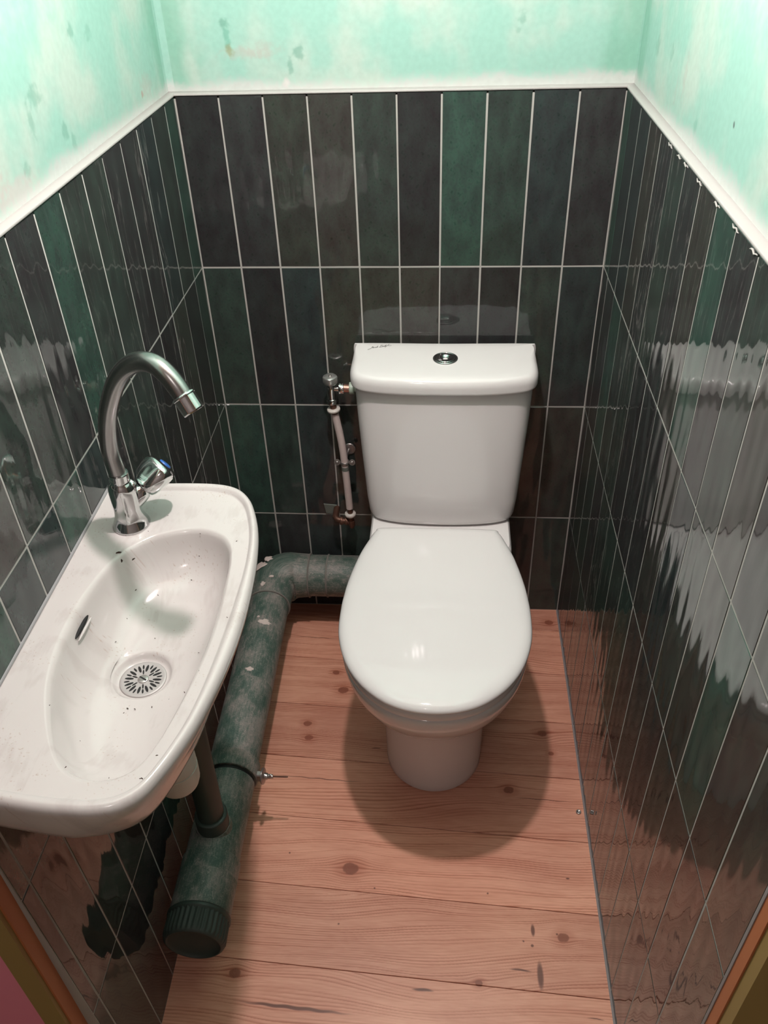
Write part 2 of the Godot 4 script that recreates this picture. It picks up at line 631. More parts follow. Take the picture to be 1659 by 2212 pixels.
func build_walls() -> void:
	var back := struct_node("wall_back")
	var tops := [4, 0, 1, 2, 3, 4, 5, 6, 7, 0]
	var row2 := [6, 4, 7, 1, 1, 2, 0, 4, 3, 7]
	for r in 4:
		for i in 10:
			var tone: int = tops[i] if r == 3 else row2[i] if r == 2 else random_tone()
			tile(back, i * 0.077, (i + 1) * 0.077, ROWS[r], ROWS[r + 1], func(s, y): return Vector3(s, y, 0), Vector3(0, 0, 1), tone, 0.077)
	var b := MB.new()
	b.box(Vector3(-0.12, -0.12, -0.12), Vector3(W + 0.12, 1.2, -0.0005))
	part("grout", b, mats.grout, back)
	b = MB.new()
	b.box(Vector3(-0.12, 1.2, -0.12), Vector3(W + 0.12, TOP, -PLASTER - 0.001))
	part("masonry", b, mats.grout, back)
	var dk := Color(0.42, 0.66, 0.57)
	var pk := Color(0.80, 0.81, 0.76)
	var spots := [[0.13, 1.266, 0.05, 0.012, pk, 0.6], [0.155, 1.27, 0.035, 0.016, pk, 0.5], [0.10, 1.31, 0.008, 0.008, dk, 0.7], [0.102, 1.29, 0.006, 0.02, Color(0.45, 0.74, 0.64), 0.7], [0.104, 1.27, 0.008, 0.010, Color(0.62, 0.66, 0.50), 0.9], [0.221, 1.264, 0.013, 0.014, dk, 0.55], [0.205, 1.243, 0.005, 0.016, dk, 0.5], [0.196, 1.219, 0.007, 0.008, Color(0.95, 0.92, 0.90), 1.0], [0.59, 1.307, 0.009, 0.012, dk, 0.4], [0.585, 1.29, 0.006, 0.006, dk, 0.3]]
	plaster(back, -0.02, W + 0.02, func(s, y): return Vector3(s, y, -PLASTER), painted(plaster_texture(101, [-0.012, 0.782], spots)))

	var left := struct_node("wall_left")
	var js := [0.0]
	for k in 14:
		js.append(0.061 + 0.0785 * k)
	js.append(END_L)
	var lat := func(s, y): return Vector3(left_x(y, s), y, s)
	var ltop := [5, 3, 7, 0, 0, 3, 3, 5, 0, 3, 3, 2, 3, 1, 2, 3]
	for r in 4:
		for i in js.size() - 1:
			tile(left, js[i], js[i + 1], ROWS[r], ROWS[r + 1], lat, Vector3(1, 0, 0), ltop[i] if r == 3 else random_tone(), 0.0785)
	b = MB.new()
	var rings := []
	for k in 9:
		var z := lerpf(-0.0012, END_L, k / 8.0)
		var rr := PackedVector3Array()
		rr.append(Vector3(-0.12, 1.2, z))
		rr.append(Vector3(-0.12, -0.12, z))
		rr.append(Vector3(left_x(0, z) - 0.0005, -0.12, z))
		for j in 7:
			var y := lerpf(0.0, 0.9, j / 6.0)
			rr.append(Vector3(left_x(y, z) - 0.0005, y, z))
		rr.append(Vector3(-0.0005, 1.2, z))
		rings.append(rr)
	b.loft(rings, true, true, true)
	part("grout", b, mats.grout, left)
	b = MB.new()
	b.box(Vector3(-0.12, 1.2, -0.12), Vector3(-PLASTER - 0.001, TOP, END_L))
	part("masonry", b, mats.grout, left)
	spots = [[0.357, 1.35, 0.012, 0.012, dk, 0.5], [0.300, 1.34, 0.012, 0.010, dk, 0.35], [0.506, 1.303, 0.022, 0.014, dk, 0.5], [0.533, 1.28, 0.008, 0.022, dk, 0.4], [0.445, 1.25, 0.010, 0.014, dk, 0.45], [0.425, 1.232, 0.008, 0.012, dk, 0.4], [0.125, 1.232, 0.006, 0.006, Color(0.78, 0.55, 0.50), 0.7], [0.10, 1.24, 0.03, 0.02, pk, 0.55], [0.66, 1.25, 0.035, 0.022, Color(0.86, 0.83, 0.79), 1.0], [0.61, 1.225, 0.06, 0.016, Color(0.88, 0.86, 0.83), 0.9], [0.573, 1.238, 0.010, 0.010, dk, 0.35]]
	plaster(left, -0.02, END_L, func(s, y): return Vector3(-PLASTER, y, s), painted(plaster_texture(131, [-0.012], spots)))

	var right := struct_node("wall_right")
	js = [0.0]
	for k in 14:
		js.append(0.053 + 0.078 * k)
	js.append(END_R)
	var rat := func(s, y): return Vector3(W, y, s)
	var rtop := [5, 7, 7, 2, 0, 3, 0, 2, 5, 0, 3, 2, 0, 1, 0, 0]
	for r in 4:
		for i in js.size() - 1:
			tile(right, js[i], js[i + 1], ROWS[r], ROWS[r + 1], rat, Vector3(-1, 0, 0), rtop[i] if r == 3 else random_tone(), 0.078)
	b = MB.new()
	b.box(Vector3(W + 0.0005, -0.12, -0.0005), Vector3(W + 0.12, 1.2, END_R))
	part("grout", b, mats.grout, right)
	b = MB.new()
	b.box(Vector3(W + PLASTER + 0.001, 1.2, -0.12), Vector3(W + 0.12, TOP, END_R))
	part("masonry", b, mats.grout, right)
	b = MB.new()                                      # smears of grout left along the top edge of some tiles
	for z in [0.35, 0.405, 0.443, 0.515, 0.598, 0.675, 0.74]:
		var path := []
		for k in 6:
			path.append(Vector3(W - 0.0003, 1.2005 + 0.0015 * sin(k * 2.1 + z * 40.0), z - 0.012 + 0.005 * k))
		b.tube(path, [0.0003, 0.0009, 0.0012, 0.0010, 0.0008, 0.0003], 8)
	part("grout_smear", b, mats.grout, right)
	spots = [[0.317, 1.277, 0.008, 0.03, pk, 0.6], [0.128, 1.285, 0.014, 0.018, dk, 0.35], [0.226, 1.287, 0.010, 0.018, dk, 0.35], [0.408, 1.235, 0.008, 0.016, dk, 0.4], [0.28, 1.25, 0.006, 0.03, pk, 0.4], [0.56, 1.272, 0.003, 0.004, Color(0.25, 0.25, 0.25), 0.8]]
	plaster(right, -0.02, END_R, func(s, y): return Vector3(W + PLASTER, y, s), painted(plaster_texture(161, [-0.012], spots)))

	# white edge trims that close the tops of the tiles
	for k in 3:
		b = MB.new()
		var prof := [Vector2(-0.0125, 1.2045), Vector2(0.0008, 1.2045), Vector2(0.0016, 1.2055), Vector2(0.0014, 1.2075), Vector2(0.0, 1.2088), Vector2(-0.0125, 1.2095)]
		var ends := [[0.0, W], [-0.0, END_L], [0.0, END_R]]
		var rs := []
		for e in 2:
			var rr := PackedVector3Array()
			for p in prof:
				var s: float = ends[k][e]
				if k == 0:
					rr.append(Vector3(s - p.x if e == 1 else s + p.x, p.y, p.x) if true else Vector3.ZERO)
				elif k == 1:
					rr.append(Vector3(p.x, p.y, s + (p.x if e == 0 else 0.0)))
				else:
					rr.append(Vector3(W - p.x, p.y, s + (p.x if e == 0 else 0.0)))
			rs.append(rr)
		b.loft(rs, true, true, true)
		var o := part("trim_%d" % (k + 1), b, mats.trim, self)
		o.set_meta("kind", "structure")
	b = MB.new()                                      # grey joint between the boards and the right wall
	b.slab([Vector3(W - 0.003, 0.0, 1.146), Vector3(W, 0.0032, 1.146), Vector3(W, 0.0032, 0.0), Vector3(W - 0.003, 0.0, 0.0)], Vector3(-0.707, 0.707, 0), 0.004)
	part("trim_4", b, mats.sealant, self).set_meta("kind", "structure")


func build_floor() -> void:
	var f := struct_node("floor")
	var b := MB.new()
	b.box(Vector3(-0.12, -0.12, -0.12), Vector3(W + 0.12, -0.0225, 1.30))
	part("subfloor", b, mats.black, f)
	for k in 9:
		var x0 := -0.01
		var x1 := W + 0.01
		var g := 0.0005
		var c := []
		for q in [[x0, k], [x1, k], [x1, k - 1], [x0, k - 1]]:
			var z: float = joint(q[1], q[0]) + (-g if q[1] == k else g)
			if q[1] < 0:
				z = -0.03
			if k == 8 and q[1] == 8:
				z = 1.20
			c.append(Vector3(q[0], rng.randf_range(-0.0006, 0.0), z))
		var uv := []
		for p in c:
			uv.append(Vector2(p.x / W, p.z / WOOD_LEN))
		b = MB.new()
		b.slab(c, Vector3.UP, 0.0222, 0.0007, uv)
		part("plank", b, mats.wood, f)


func build_door_and_hall() -> void:
	var d := struct_node("door_1")
	var b := MB.new()
	b.box(Vector3(-0.12, -0.02, END_L), Vector3(0.004, 2.06, END_L + 0.020), 0.002)
	part("jamb", b, mats.jamb, d)
	b = MB.new()
	b.box(Vector3(W, -0.02, END_R + 0.004), Vector3(W + 0.12, 2.06, END_R + 0.019), 0.002)
	part("jamb", b, mats.jamb, d)
	b = MB.new()
	b.box(Vector3(W - 0.001, 0.0, END_R), Vector3(W + 0.02, 1.21, END_R + 0.004))
	part("edge_strip", b, mats.sealant, d)
	b = MB.new()
	b.box(Vector3(-0.028, -0.02, END_L + 0.020), Vector3(0.001, 2.06, END_L + 0.026), 0.003)
	part("casing", b, mats.casing, d)
	b = MB.new()
	b.box(Vector3(W + 0.002, -0.02, END_R + 0.019), Vector3(W + 0.09, 2.06, END_R + 0.036), 0.005)
	part("casing", b, mats.casing, d)
	b = MB.new()
	b.box(Vector3(-0.12, 2.06, 1.105), Vector3(W + 0.12, 2.10, 1.180))
	part("head", b, mats.jamb, d)
	var wf := struct_node("wall_front")
	b = MB.new()
	b.box(Vector3(-0.12, 2.10, 1.105), Vector3(W + 0.12, TOP, 1.17))
	part("lintel", b, mats.ceiling, wf)
	b = MB.new()
	b.box(Vector3(-1.2, -0.12, 1.06), Vector3(-0.028, TOP, 1.127))
	part("panel", b, mats.pink, wf)
	b = MB.new()
	b.box(Vector3(W + 0.09, -0.12, 1.10), Vector3(W + 1.2, TOP, 1.172))
	part("panel", b, mats.pink, wf)
	for w in [["wall_hall_left", Vector3(-1.3, -0.12, 1.06), Vector3(-1.2, TOP, 3.1)], ["wall_hall_right", Vector3(W + 1.2, -0.12, 1.06), Vector3(W + 1.3, TOP, 3.1)], ["wall_hall_far", Vector3(-1.3, -0.12, 3.0), Vector3(W + 1.3, TOP, 3.1)]]:
		b = MB.new()
		b.box(w[1], w[2])
		part(w[0], b, mats.passage, self).set_meta("kind", "structure")
	b = MB.new()
	b.box(Vector3(-1.3, -0.12, 1.201), Vector3(W + 1.3, -0.002, 3.1))
	var hf := part("floor_hall", b, mats.casing, self)
	hf.set_meta("kind", "structure")
	b = MB.new()
	b.box(Vector3(-1.3, TOP, -0.12), Vector3(W + 1.3, TOP + 0.1, 3.1))
	part("ceiling", b, mats.ceiling, self).set_meta("kind", "structure")


# ---------------------------------------------------------------- the toilet
func build_toilet() -> void:
	var t := thing("toilet", "white close-coupled toilet with closed lid against the dark tiled back wall", "toilet", Vector3(0.4645, 0, 0.30))
	var cx := 0.4645
	var c := Vector2(cx, 0.42)
	var hw := [[0.222, 0.110], [0.232, 0.126], [0.26, 0.137], [0.30, 0.150], [0.345, 0.160], [0.386, 0.167], [0.42, 0.1705], [0.455, 0.1725], [0.508, 0.1715], [0.55, 0.164], [0.59, 0.150], [0.625, 0.129], [0.652, 0.104], [0.673, 0.075], [0.686, 0.040]]
	var pts := [Vector2(cx, 0.6905)]
	for i in range(hw.size() - 1, -1, -1):
		pts.append(Vector2(cx - hw[i][1], hw[i][0]))
	pts.append(Vector2(cx, 0.2195))
	for i in hw.size():
		pts.append(Vector2(cx + hw[i][1], hw[i][0]))
	var rim := spline(pts, 5)
	var ang := angles_of(rim, c)
	var rr := reach(rim, c, ang)

	# pedestal outline: rounded front, straight sides
	var pp := [Vector2(cx, 0.544)]
	var front := []
	for k in range(1, 9):
		var a := deg_to_rad(90 - 11.25 * k)
		front.append(Vector2(0.099 * cos(a), 0.445 + 0.099 * sin(a)))
	for k in range(0, 8):
		pp.append(Vector2(cx - front[k].x, front[k].y))
	for z in [0.38, 0.30, 0.22, 0.15]:
		pp.append(Vector2(cx - 0.097, z))
	pp.append(Vector2(cx - 0.08, 0.12))
	pp.append(Vector2(cx + 0.08, 0.12))
	for z in [0.15, 0.22, 0.30, 0.38]:
		pp.append(Vector2(cx + 0.097, z))
	for k in range(7, -1, -1):
		pp.append(Vector2(cx + front[k].x, front[k].y))
	var ped := reach(spline(pp, 4), c, ang)
	var b := MB.new()
	var rings := []
	# y, share of the rim outline, inset, how far the whole section moves forward
	for q in [[0.0, 0.0, 0.004], [0.004, 0.0, 0.0], [0.02, 0.0, 0.0], [0.10, 0.02, 0.0], [0.17, 0.07, 0.0], [0.215, 0.15, 0.0], [0.228, 0.19, 0.0], [0.236, 0.26, 0.0], [0.25, 0.36, 0.0], [0.275, 0.52, 0.0], [0.305, 0.69, 0.0], [0.335, 0.82, 0.0], [0.36, 0.905, 0.0], [0.38, 0.945, 0.0], [0.392, 0.955, 0.0], [0.399, 0.95, 0.0], [0.4025, 0.93, 0.0], [0.403, 0.90, 0.0]]:
		var r := PackedFloat32Array()
		for i in ang.size():
			r.append(lerpf(ped[i], rr[i], q[1]) - q[2])
		rings.append(ring(c, ang, r, q[0]))
	b.loft(rings, true, true, true)
	# the shelf behind the seat that carries the cistern, with the stem below it
	rings = []
	for q in [[0.0, 0.085, 0.06, 0.26], [0.20, 0.085, 0.05, 0.26], [0.28, 0.10, 0.035, 0.27], [0.33, 0.125, 0.026, 0.27], [0.36, 0.141, 0.022, 0.262], [0.385, 0.148, 0.02, 0.25], [0.394, 0.147, 0.021, 0.246], [0.398, 0.143, 0.025, 0.242]]:
		var sec := PackedVector3Array()
		var rad := 0.022
		for k in 4:
			var sx: float = [1, -1, -1, 1][k]
			var sz: float = [1, 1, -1, -1][k]
			var mx: float = cx + 0.006 + sx * (q[1] - rad)
			var mz: float = (q[3] - rad) if sz > 0 else (q[2] + rad)
			for j in 5:
				var a := deg_to_rad(90 * k + 22.5 * j)
				sec.append(Vector3(mx + rad * cos(a), q[0], mz + rad * sin(a)))
		rings.append(sec)
	b.loft(rings, true, true, true)
	part("bowl", b, mats.ceramic, t)

	b = MB.new()
	b.loft([ring(c, ang, rr, 0.4045, 1.0, 0.012), ring(c, ang, rr, 0.4055, 1.0, 0.007), ring(c, ang, rr, 0.409, 1.0, 0.004), ring(c, ang, rr, 0.420, 1.0, 0.004), ring(c, ang, rr, 0.4245, 1.0, 0.007), ring(c, ang, rr, 0.425, 1.0, 0.012)], true, true, true)
	part("seat", b, mats.lid, t)
	b = MB.new()
	b.loft([ring(c, ang, rr, 0.4265, 1.0, 0.008), ring(c, ang, rr, 0.4270, 1.0, 0.003), ring(c, ang, rr, 0.4290, 1.0, 0.0008), ring(c, ang, rr, 0.4315, 1.0, 0.0), ring(c, ang, rr, 0.4350, 1.0, 0.0012), ring(c, ang, rr, 0.4385, 1.0, 0.0042), ring(c, ang, rr, 0.4415, 1.0, 0.0095), ring(c, ang, rr, 0.4435, 1.0, 0.0165), ring(c, ang, rr, 0.4450, 1.0, 0.026), ring(c, ang, rr, 0.4466, 0.72), ring(c, ang, rr, 0.4478, 0.5), ring(c, ang, rr, 0.4485, 0.28), ring(c, ang, rr, 0.4488, 0.08)], true, true, true)
	part("lid", b, mats.lid, t)
	for s in [-1, 1]:
		b = MB.new()
		b.lathe([[0.009, -0.018], [0.011, -0.016], [0.011, 0.016], [0.009, 0.018]], Vector3(cx + s * 0.078, 0.412, 0.214), Vector3(1, 0, 0), 16)
		part("hinge", b, mats.white_plastic, t)

	# cistern
	var tx := 0.4725
	var tc := Vector2(tx, 0.085)
	var outline := func(h: float, side: float, fz: float) -> PackedVector2Array:
		var o := []
		o.append(Vector2(tx, fz))
		for q in [[0.35, 0.0018], [0.60, 0.006], [0.80, 0.0135], [0.905, 0.022], [0.965, 0.035], [0.993, 0.054], [1.0, 0.078]]:
			o.append(Vector2(tx - h * q[0], fz - q[1]))
		o.append(Vector2(tx - h * 0.995, side + 0.01))
		o.append(Vector2(tx - h * 0.988, 0.030))
		o.append(Vector2(tx - h * 0.972, 0.021))
		o.append(Vector2(tx - h * 0.94, 0.017))
		o.append(Vector2(tx, 0.017))
		o.append(Vector2(tx + h * 0.94, 0.017))
		o.append(Vector2(tx + h * 0.972, 0.021))
		o.append(Vector2(tx + h * 0.988, 0.030))
		o.append(Vector2(tx + h * 0.995, side + 0.01))
		for q in [[1.0, 0.078], [0.993, 0.054], [0.965, 0.035], [0.905, 0.022], [0.80, 0.0135], [0.60, 0.006], [0.35, 0.0018]]:
			o.append(Vector2(tx + h * q[0], fz - q[1]))
		return spline(o, 5)
	var ta := angles_of(outline.call(0.178, 0.04, 0.165), tc)
	rings = []
	for q in [[0.4005, 0.145, 0.160], [0.4015, 0.151, 0.166], [0.406, 0.1545, 0.1705], [0.415, 0.1565, 0.1725], [0.45, 0.160, 0.1735], [0.55, 0.1665, 0.170], [0.64, 0.172, 0.166], [0.70, 0.1745, 0.163], [0.716, 0.1745, 0.163]]:
		rings.append(ring(tc, ta, reach(outline.call(q[1], 0.04, q[2]), tc, ta), q[0]))
	b = MB.new()
	b.loft(rings, true, true, true)
	var cis := part("cistern", b, mats.ceramic, t)
	rings = []
	var lo := reach(outline.call(0.1815, 0.04, 0.1765), tc, ta)
	for q in [[0.7165, 0.010, 1.0], [0.7165, 0.004, 1.0], [0.7185, 0.001, 1.0], [0.722, 0.0, 1.0], [0.732, 0.0, 1.0], [0.738, 0.0012, 1.0], [0.7435, 0.0042, 1.0], [0.7472, 0.009, 1.0], [0.7490, 0.015, 1.0], [0.7500, 0.0, 0.75], [0.7505, 0.0, 0.4], [0.7507, 0.0, 0.1]]:
		var r := ring(tc, ta, lo, q[0], q[2], q[1])
		if q[2] == 1.0:                               # the back edge is nearly square
			for k in ta.size():
				var less: float = q[1] * (0.25 + 0.75 * sm(0.035, 0.085, r[k].z))
				var w := tc + Vector2.from_angle(ta[k]) * (lo[k] - less)
				r[k] = Vector3(w.x, q[0], w.y)
		rings.append(r)
	b = MB.new()
	b.loft(rings, true, true, true)
	var lid := part("cistern_lid", b, mats.ceramic, t)
	b = MB.new()
	b.lathe([[0.0245, -0.001], [0.0245, 0.0018], [0.0235, 0.0030], [0.0215, 0.0034], [0.0205, 0.0030], [0.0200, 0.0012], [0.0195, 0.0012], [0.0190, 0.0036], [0.0175, 0.0042], [0.0125, 0.0042], [0.0110, 0.0048], [0.0098, 0.0040], [0.0075, 0.0012], [0.004, 0.0004]], Vector3(0.4755, 0.7502, 0.089), Vector3.UP, 48, true, true)
	part("flush_button", b, mats.chrome, lid, "round chrome flush button")
	# the maker's signature, grey script on the back of the lid
	b = MB.new()
	var o := Vector3(0.3225, 0.7506, 0.0470)
	var ux := Vector3(0.0405, 0, -0.0115)
	var uy := Vector3(0.0035, 0, -0.0105)
	for stroke in [[[0.0, -0.35], [0.06, -0.25], [0.13, 0.2], [0.17, 0.75], [0.12, 0.95], [0.10, 0.6], [0.18, 0.35]],
			[[0.18, 0.35], [0.22, 0.45], [0.20, 0.15], [0.24, 0.1], [0.27, 0.4], [0.29, 0.15], [0.33, 0.42], [0.32, 0.1], [0.37, 0.3], [0.38, 0.9], [0.385, 0.1], [0.43, 0.35], [0.45, 0.1]],
			[[0.52, 0.1], [0.55, 0.95], [0.50, 0.9], [0.62, 0.85], [0.66, 0.4], [0.58, 0.08], [0.50, 0.1], [0.68, 0.2], [0.71, 0.4], [0.69, 0.12], [0.75, 0.35], [0.78, 0.95], [0.77, 0.1], [0.82, 0.4], [0.80, 0.12], [0.85, 0.3]],
			[[0.84, -0.45], [0.87, 0.3], [0.92, 1.0], [0.90, 0.5], [0.93, 0.35], [0.96, 0.15], [0.98, 0.35], [1.0, 0.12], [1.03, 0.35], [1.05, 0.12], [1.1, 0.22]]]:
		var path := []
		for q in stroke:
			path.append(o + ux * q[0] + uy * q[1])
		b.tube(path, 0.00028, 5)
	part("signature", b, plain(Color(0.52, 0.51, 0.51), 0.5), lid, "small grey script signature")


# ---------------------------------------------------------------- the basin
func build_basin() -> void:
	var t := thing("wash_basin", "small white wall-hung hand basin, dusty and speckled, on the left wall", "sink", Vector3(0.02, 0.69, 0.876))
	var c := Vector2(0.122, 0.892)
	var x0 := 0.0035
	var rim := spline([Vector2(x0, 0.622), Vector2(x0, 0.622), Vector2(0.061, 0.614), Vector2(0.122, 0.611), Vector2(0.162, 0.613), Vector2(0.188, 0.622), Vector2(0.207, 0.641), Vector2(0.22, 0.667), Vector2(0.233, 0.709), Vector2(0.241, 0.757), Vector2(0.2455, 0.812), Vector2(0.247, 0.869), Vector2(0.245, 0.92), Vector2(0.239, 0.975), Vector2(0.23, 1.026), Vector2(0.221, 1.058), Vector2(0.211, 1.086), Vector2(0.2, 1.109), Vector2(0.188, 1.122), Vector2(0.173, 1.13), Vector2(0.149, 1.134), Vector2(0.108, 1.133), Vector2(0.066, 1.128), Vector2(x0, 1.119), Vector2(x0, 1.119), Vector2(x0, 0.876)], 10)
	var ang := angles_of(rim, c)
	var rr := reach(rim, c, ang)
	var bowl := spline([Vector2(0.148, 0.713), Vector2(0.11, 0.7235), Vector2(0.087, 0.74), Vector2(0.067, 0.767), Vector2(0.055, 0.8), Vector2(0.0475, 0.85), Vector2(0.046, 0.9), Vector2(0.049, 0.94), Vector2(0.057, 0.98), Vector2(0.07, 1.015), Vector2(0.085, 1.046), Vector2(0.099, 1.068), Vector2(0.114, 1.083), Vector2(0.134, 1.091), Vector2(0.16, 1.09), Vector2(0.181, 1.076), Vector2(0.193, 1.047), Vector2(0.201, 1.008), Vector2(0.207, 0.966), Vector2(0.211, 0.919), Vector2(0.212, 0.865), Vector2(0.21, 0.814), Vector2(0.207, 0.775), Vector2(0.199, 0.744), Vector2(0.18, 0.7225)], 6)
	var rb := reach(bowl, c, ang)
	var flat := PackedFloat32Array()                   # 1 where the raised lip runs, 0 along the wall
	for i in ang.size():
		flat.append(sm(0.012, 0.05, c.x + cos(ang[i]) * rr[i]))
	var rings := []
	for q in [[0.690, 0.16], [0.691, 0.34], [0.700, 0.55], [0.716, 0.72], [0.738, 0.85], [0.754, 0.925], [0.766, 0.962], [0.780, 0.982], [0.795, 0.992], [0.806, 0.996], [0.8125, 0.9985]]:
		var r := PackedFloat32Array()
		for i in ang.size():
			var back := 1.0 - flat[i]
			var under: float = 0.16 * maxf(0.0, cos(ang[i])) * sm(0.8125, 0.77, q[0])
			r.append(rr[i] * lerpf(q[1] * (1.0 - under), maxf(q[1], 0.75 if q[0] > 0.70 else q[1]), back))
		rings.append(ring(c, ang, r, q[0]))
	for q in [[0.0, 0.8165], [0.0006, 0.8200], [0.0026, 0.8238], [0.0058, 0.8262], [0.0092, 0.8266], [0.0128, 0.8250], [0.0158, 0.8218], [0.0185, 0.8198]]:
		var p := ring(c, ang, rr, q[1], 1.0, q[0])
		for i in ang.size():
			p[i].y = lerpf(minf(q[1], 0.8195), q[1], flat[i])
		rings.append(p)
	var deck := PackedFloat32Array()
	for i in ang.size():
		deck.append(minf(rb[i] + 0.0075, rr[i] - 0.0205))
	rings.append(ring(c, ang, deck, 0.8198))
	for q in [[1.0, 0.8180, 0.0045], [1.0, 0.8158, 0.0018], [1.0, 0.8128, 0.0], [0.985, 0.807, 0.0], [0.965, 0.799, 0.0], [0.935, 0.789, 0.0], [0.89, 0.7785, 0.0], [0.83, 0.769, 0.0], [0.75, 0.761, 0.0], [0.65, 0.7545, 0.0], [0.54, 0.750, 0.0], [0.44, 0.7465, 0.0]]:
		var r := PackedFloat32Array()
		var k := sm(0.8, 0.40, q[0])
		for i in ang.size():
			r.append(lerpf(minf(rb[i], deck[i]), 0.115, k * 0.5) * q[0] + q[2])
		rings.append(ring(c, ang, r, q[1]))
	var dc := Vector2(0.117, 0.897)
	var one := PackedFloat32Array()
	one.resize(ang.size())
	one.fill(1.0)
	for q in [[0.041, 0.7442], [0.0365, 0.7425], [0.0345, 0.7395], [0.0325, 0.7362], [0.0300, 0.7345], [0.0285, 0.7343]]:
		rings.append(ring(dc, ang, one, q[1], q[0]))
	# flat mapping from above keeps the dirt where it lies
	var b := MB.new()
	b.loft(rings, true, true, true)
	for i in b.t.size():
		b.t[i] = Vector2(b.v[i].x * 2.2 + b.v[i].y, b.v[i].z * 2.2)
	var basin := part("basin", b, mats.basin, t)

	b = MB.new()                                       # overflow: a slit with a rounded lip in the bowl's wall
	var slot := []
	var lip := []
	for k in 11:
		var z := lerpf(0.842, 0.896, k / 10.0)
		var a := (Vector2(0.02, z) - c).angle()
		var e := reach(bowl, c, PackedFloat32Array([a]))[0]
		var q := c + Vector2.from_angle(a) * e * 0.970
		slot.append(Vector3(q.x + 0.0008, 0.8005, q.y))
		lip.append(Vector3(q.x + 0.0038, 0.7968, q.y))
	b.tube(slot, [0.0008, 0.0018, 0.0024, 0.0027, 0.0028, 0.0028, 0.0028, 0.0027, 0.0024, 0.0018, 0.0008], 10)
	part("overflow_slot", b, mats.black, basin)
	b = MB.new()
	b.tube(lip, [0.0005, 0.0012, 0.0016, 0.0018, 0.002, 0.002, 0.002, 0.0018, 0.0016, 0.0012, 0.0005], 10)
	part("overflow_lip", b, mats.basin, basin)

	var at := Vector3(dc.x, 0.7345, dc.y)
	b = MB.new()
	b.lathe([[0.0283, -0.002], [0.0283, 0.0006], [0.0270, 0.0014], [0.0245, 0.0015], [0.0225, 0.0010], [0.008, 0.0007], [0.0072, 0.0007]], at, Vector3.UP, 48)
	var drain := part("drain", b, plain(Color(0.68, 0.66, 0.655), 0.45, 0.25), t, "round perforated metal drain")
	b = MB.new()
	b.lathe([[0.0066, 0.0002], [0.0066, 0.0012], [0.0058, 0.0019], [0.003, 0.0022]], at, Vector3.UP, 24)
	part("screw", b, mats.steel, drain)
	b = MB.new()
	var dv := Vector3(0.86, 0, 0.5)
	b.slab([at + dv * -0.0055 + Vector3(-0.0005, 0.0023, 0.0009), at + dv * 0.0055 + Vector3(-0.0005, 0.0023, 0.0009), at + dv * 0.0055 + Vector3(0.0005, 0.0023, -0.0009), at + dv * -0.0055 + Vector3(0.0005, 0.0023, -0.0009)], Vector3.UP, 0.001)
	part("screw_slot", b, mats.black, drain)
	b = MB.new()                                       # three rows of radial slits
	for k in 12:
		for row in [[0.0172, 0.0056, 0.0017, 0.0], [0.0195, 0.0036, 0.0012, 0.5], [0.0115, 0.0038, 0.0010, 0.5]]:
			if row[0] < 0.013 and k % 2 == 1:
				continue
			var a: float = TAU * (k + row[3]) / 12.0
			var dir := Vector3(cos(a), 0, sin(a))
			var side := Vector3(-sin(a), 0, cos(a))
			var f := []
			for j in 10:
				var q := TAU * j / 10.0
				f.append(at + dir * (row[0] + row[1] * cos(q)) - side * row[2] * sin(q) + Vector3(0, 0.00112, 0))
			b.slab(f, Vector3.UP, 0.0005)
	part("drain_hole", b, mats.black, drain).set_meta("kind", "stuff")

	b = MB.new()                                       # crumbs of dirt lying on the glaze
	var r2 := RandomNumberGenerator.new()
	r2.seed = 77
	var crumbs := [[0.062, 0.8205, 0.762, 0.0022], [0.071, 0.8195, 0.777, 0.0020], [0.083, 0.8165, 0.77, 0.0016]]
	for k in 46:
		var z := r2.randf_range(0.68, 1.10)
		var x := r2.randf_range(0.06, 0.235)
		var q := Vector2(x, z)
		var a := (q - c).angle()
		var e := (q - c).length()
		var lim := reach(bowl, c, PackedFloat32Array([a]))[0]
		var out := reach(rim, c, PackedFloat32Array([a]))[0]
		if e > out - 0.006 or (q - dc).length() < 0.05:
			continue
		var sh := e / lim
		var y := 0.8200
		if sh < 1.06:
			y = 0.8150
		if sh < 0.99:
			var tab := [[0.44, 0.7468], [0.54, 0.7503], [0.65, 0.7548], [0.75, 0.7613], [0.83, 0.7693], [0.89, 0.7788], [0.935, 0.7893], [0.965, 0.7993], [0.985, 0.8073], [1.0, 0.813]]
			y = 0.7468
			for j in tab.size() - 1:
				if sh >= tab[j][0] and sh < tab[j + 1][0]:
					y = lerpf(tab[j][1], tab[j + 1][1], inverse_lerp(tab[j][0], tab[j + 1][0], sh))
		elif e > out - 0.017:
			y = 0.8246
		crumbs.append([x, y, z, r2.randf_range(0.0004, 0.0010)])
	for q in crumbs:
		var dirn := Vector3(r2.randf_range(-1, 1), 0, r2.randf_range(-1, 1)).normalized()
		var s: float = q[3]
		var p := Vector3(q[0], q[1], q[2])
		b.tube([p - dirn * s * 1.6, p, p + dirn * s * 1.5 + Vector3(dirn.z, 0, -dirn.x) * s * 0.5], [s * 0.25, s * 0.7, s * 0.3], 6)
	part("dirt_crumbs", b, mats.dirt, basin, "brown dirt crumbs").set_meta("kind", "stuff")

	b = MB.new()                                       # sealing strip between basin and tiles
	b.tube([Vector3(0.0012, 0.8195, 0.618), Vector3(0.0012, 0.8195, 0.88), Vector3(0.0012, 0.8195, 1.125)], 0.0032, 8)
	part("sealant", b, mats.sealant, t)


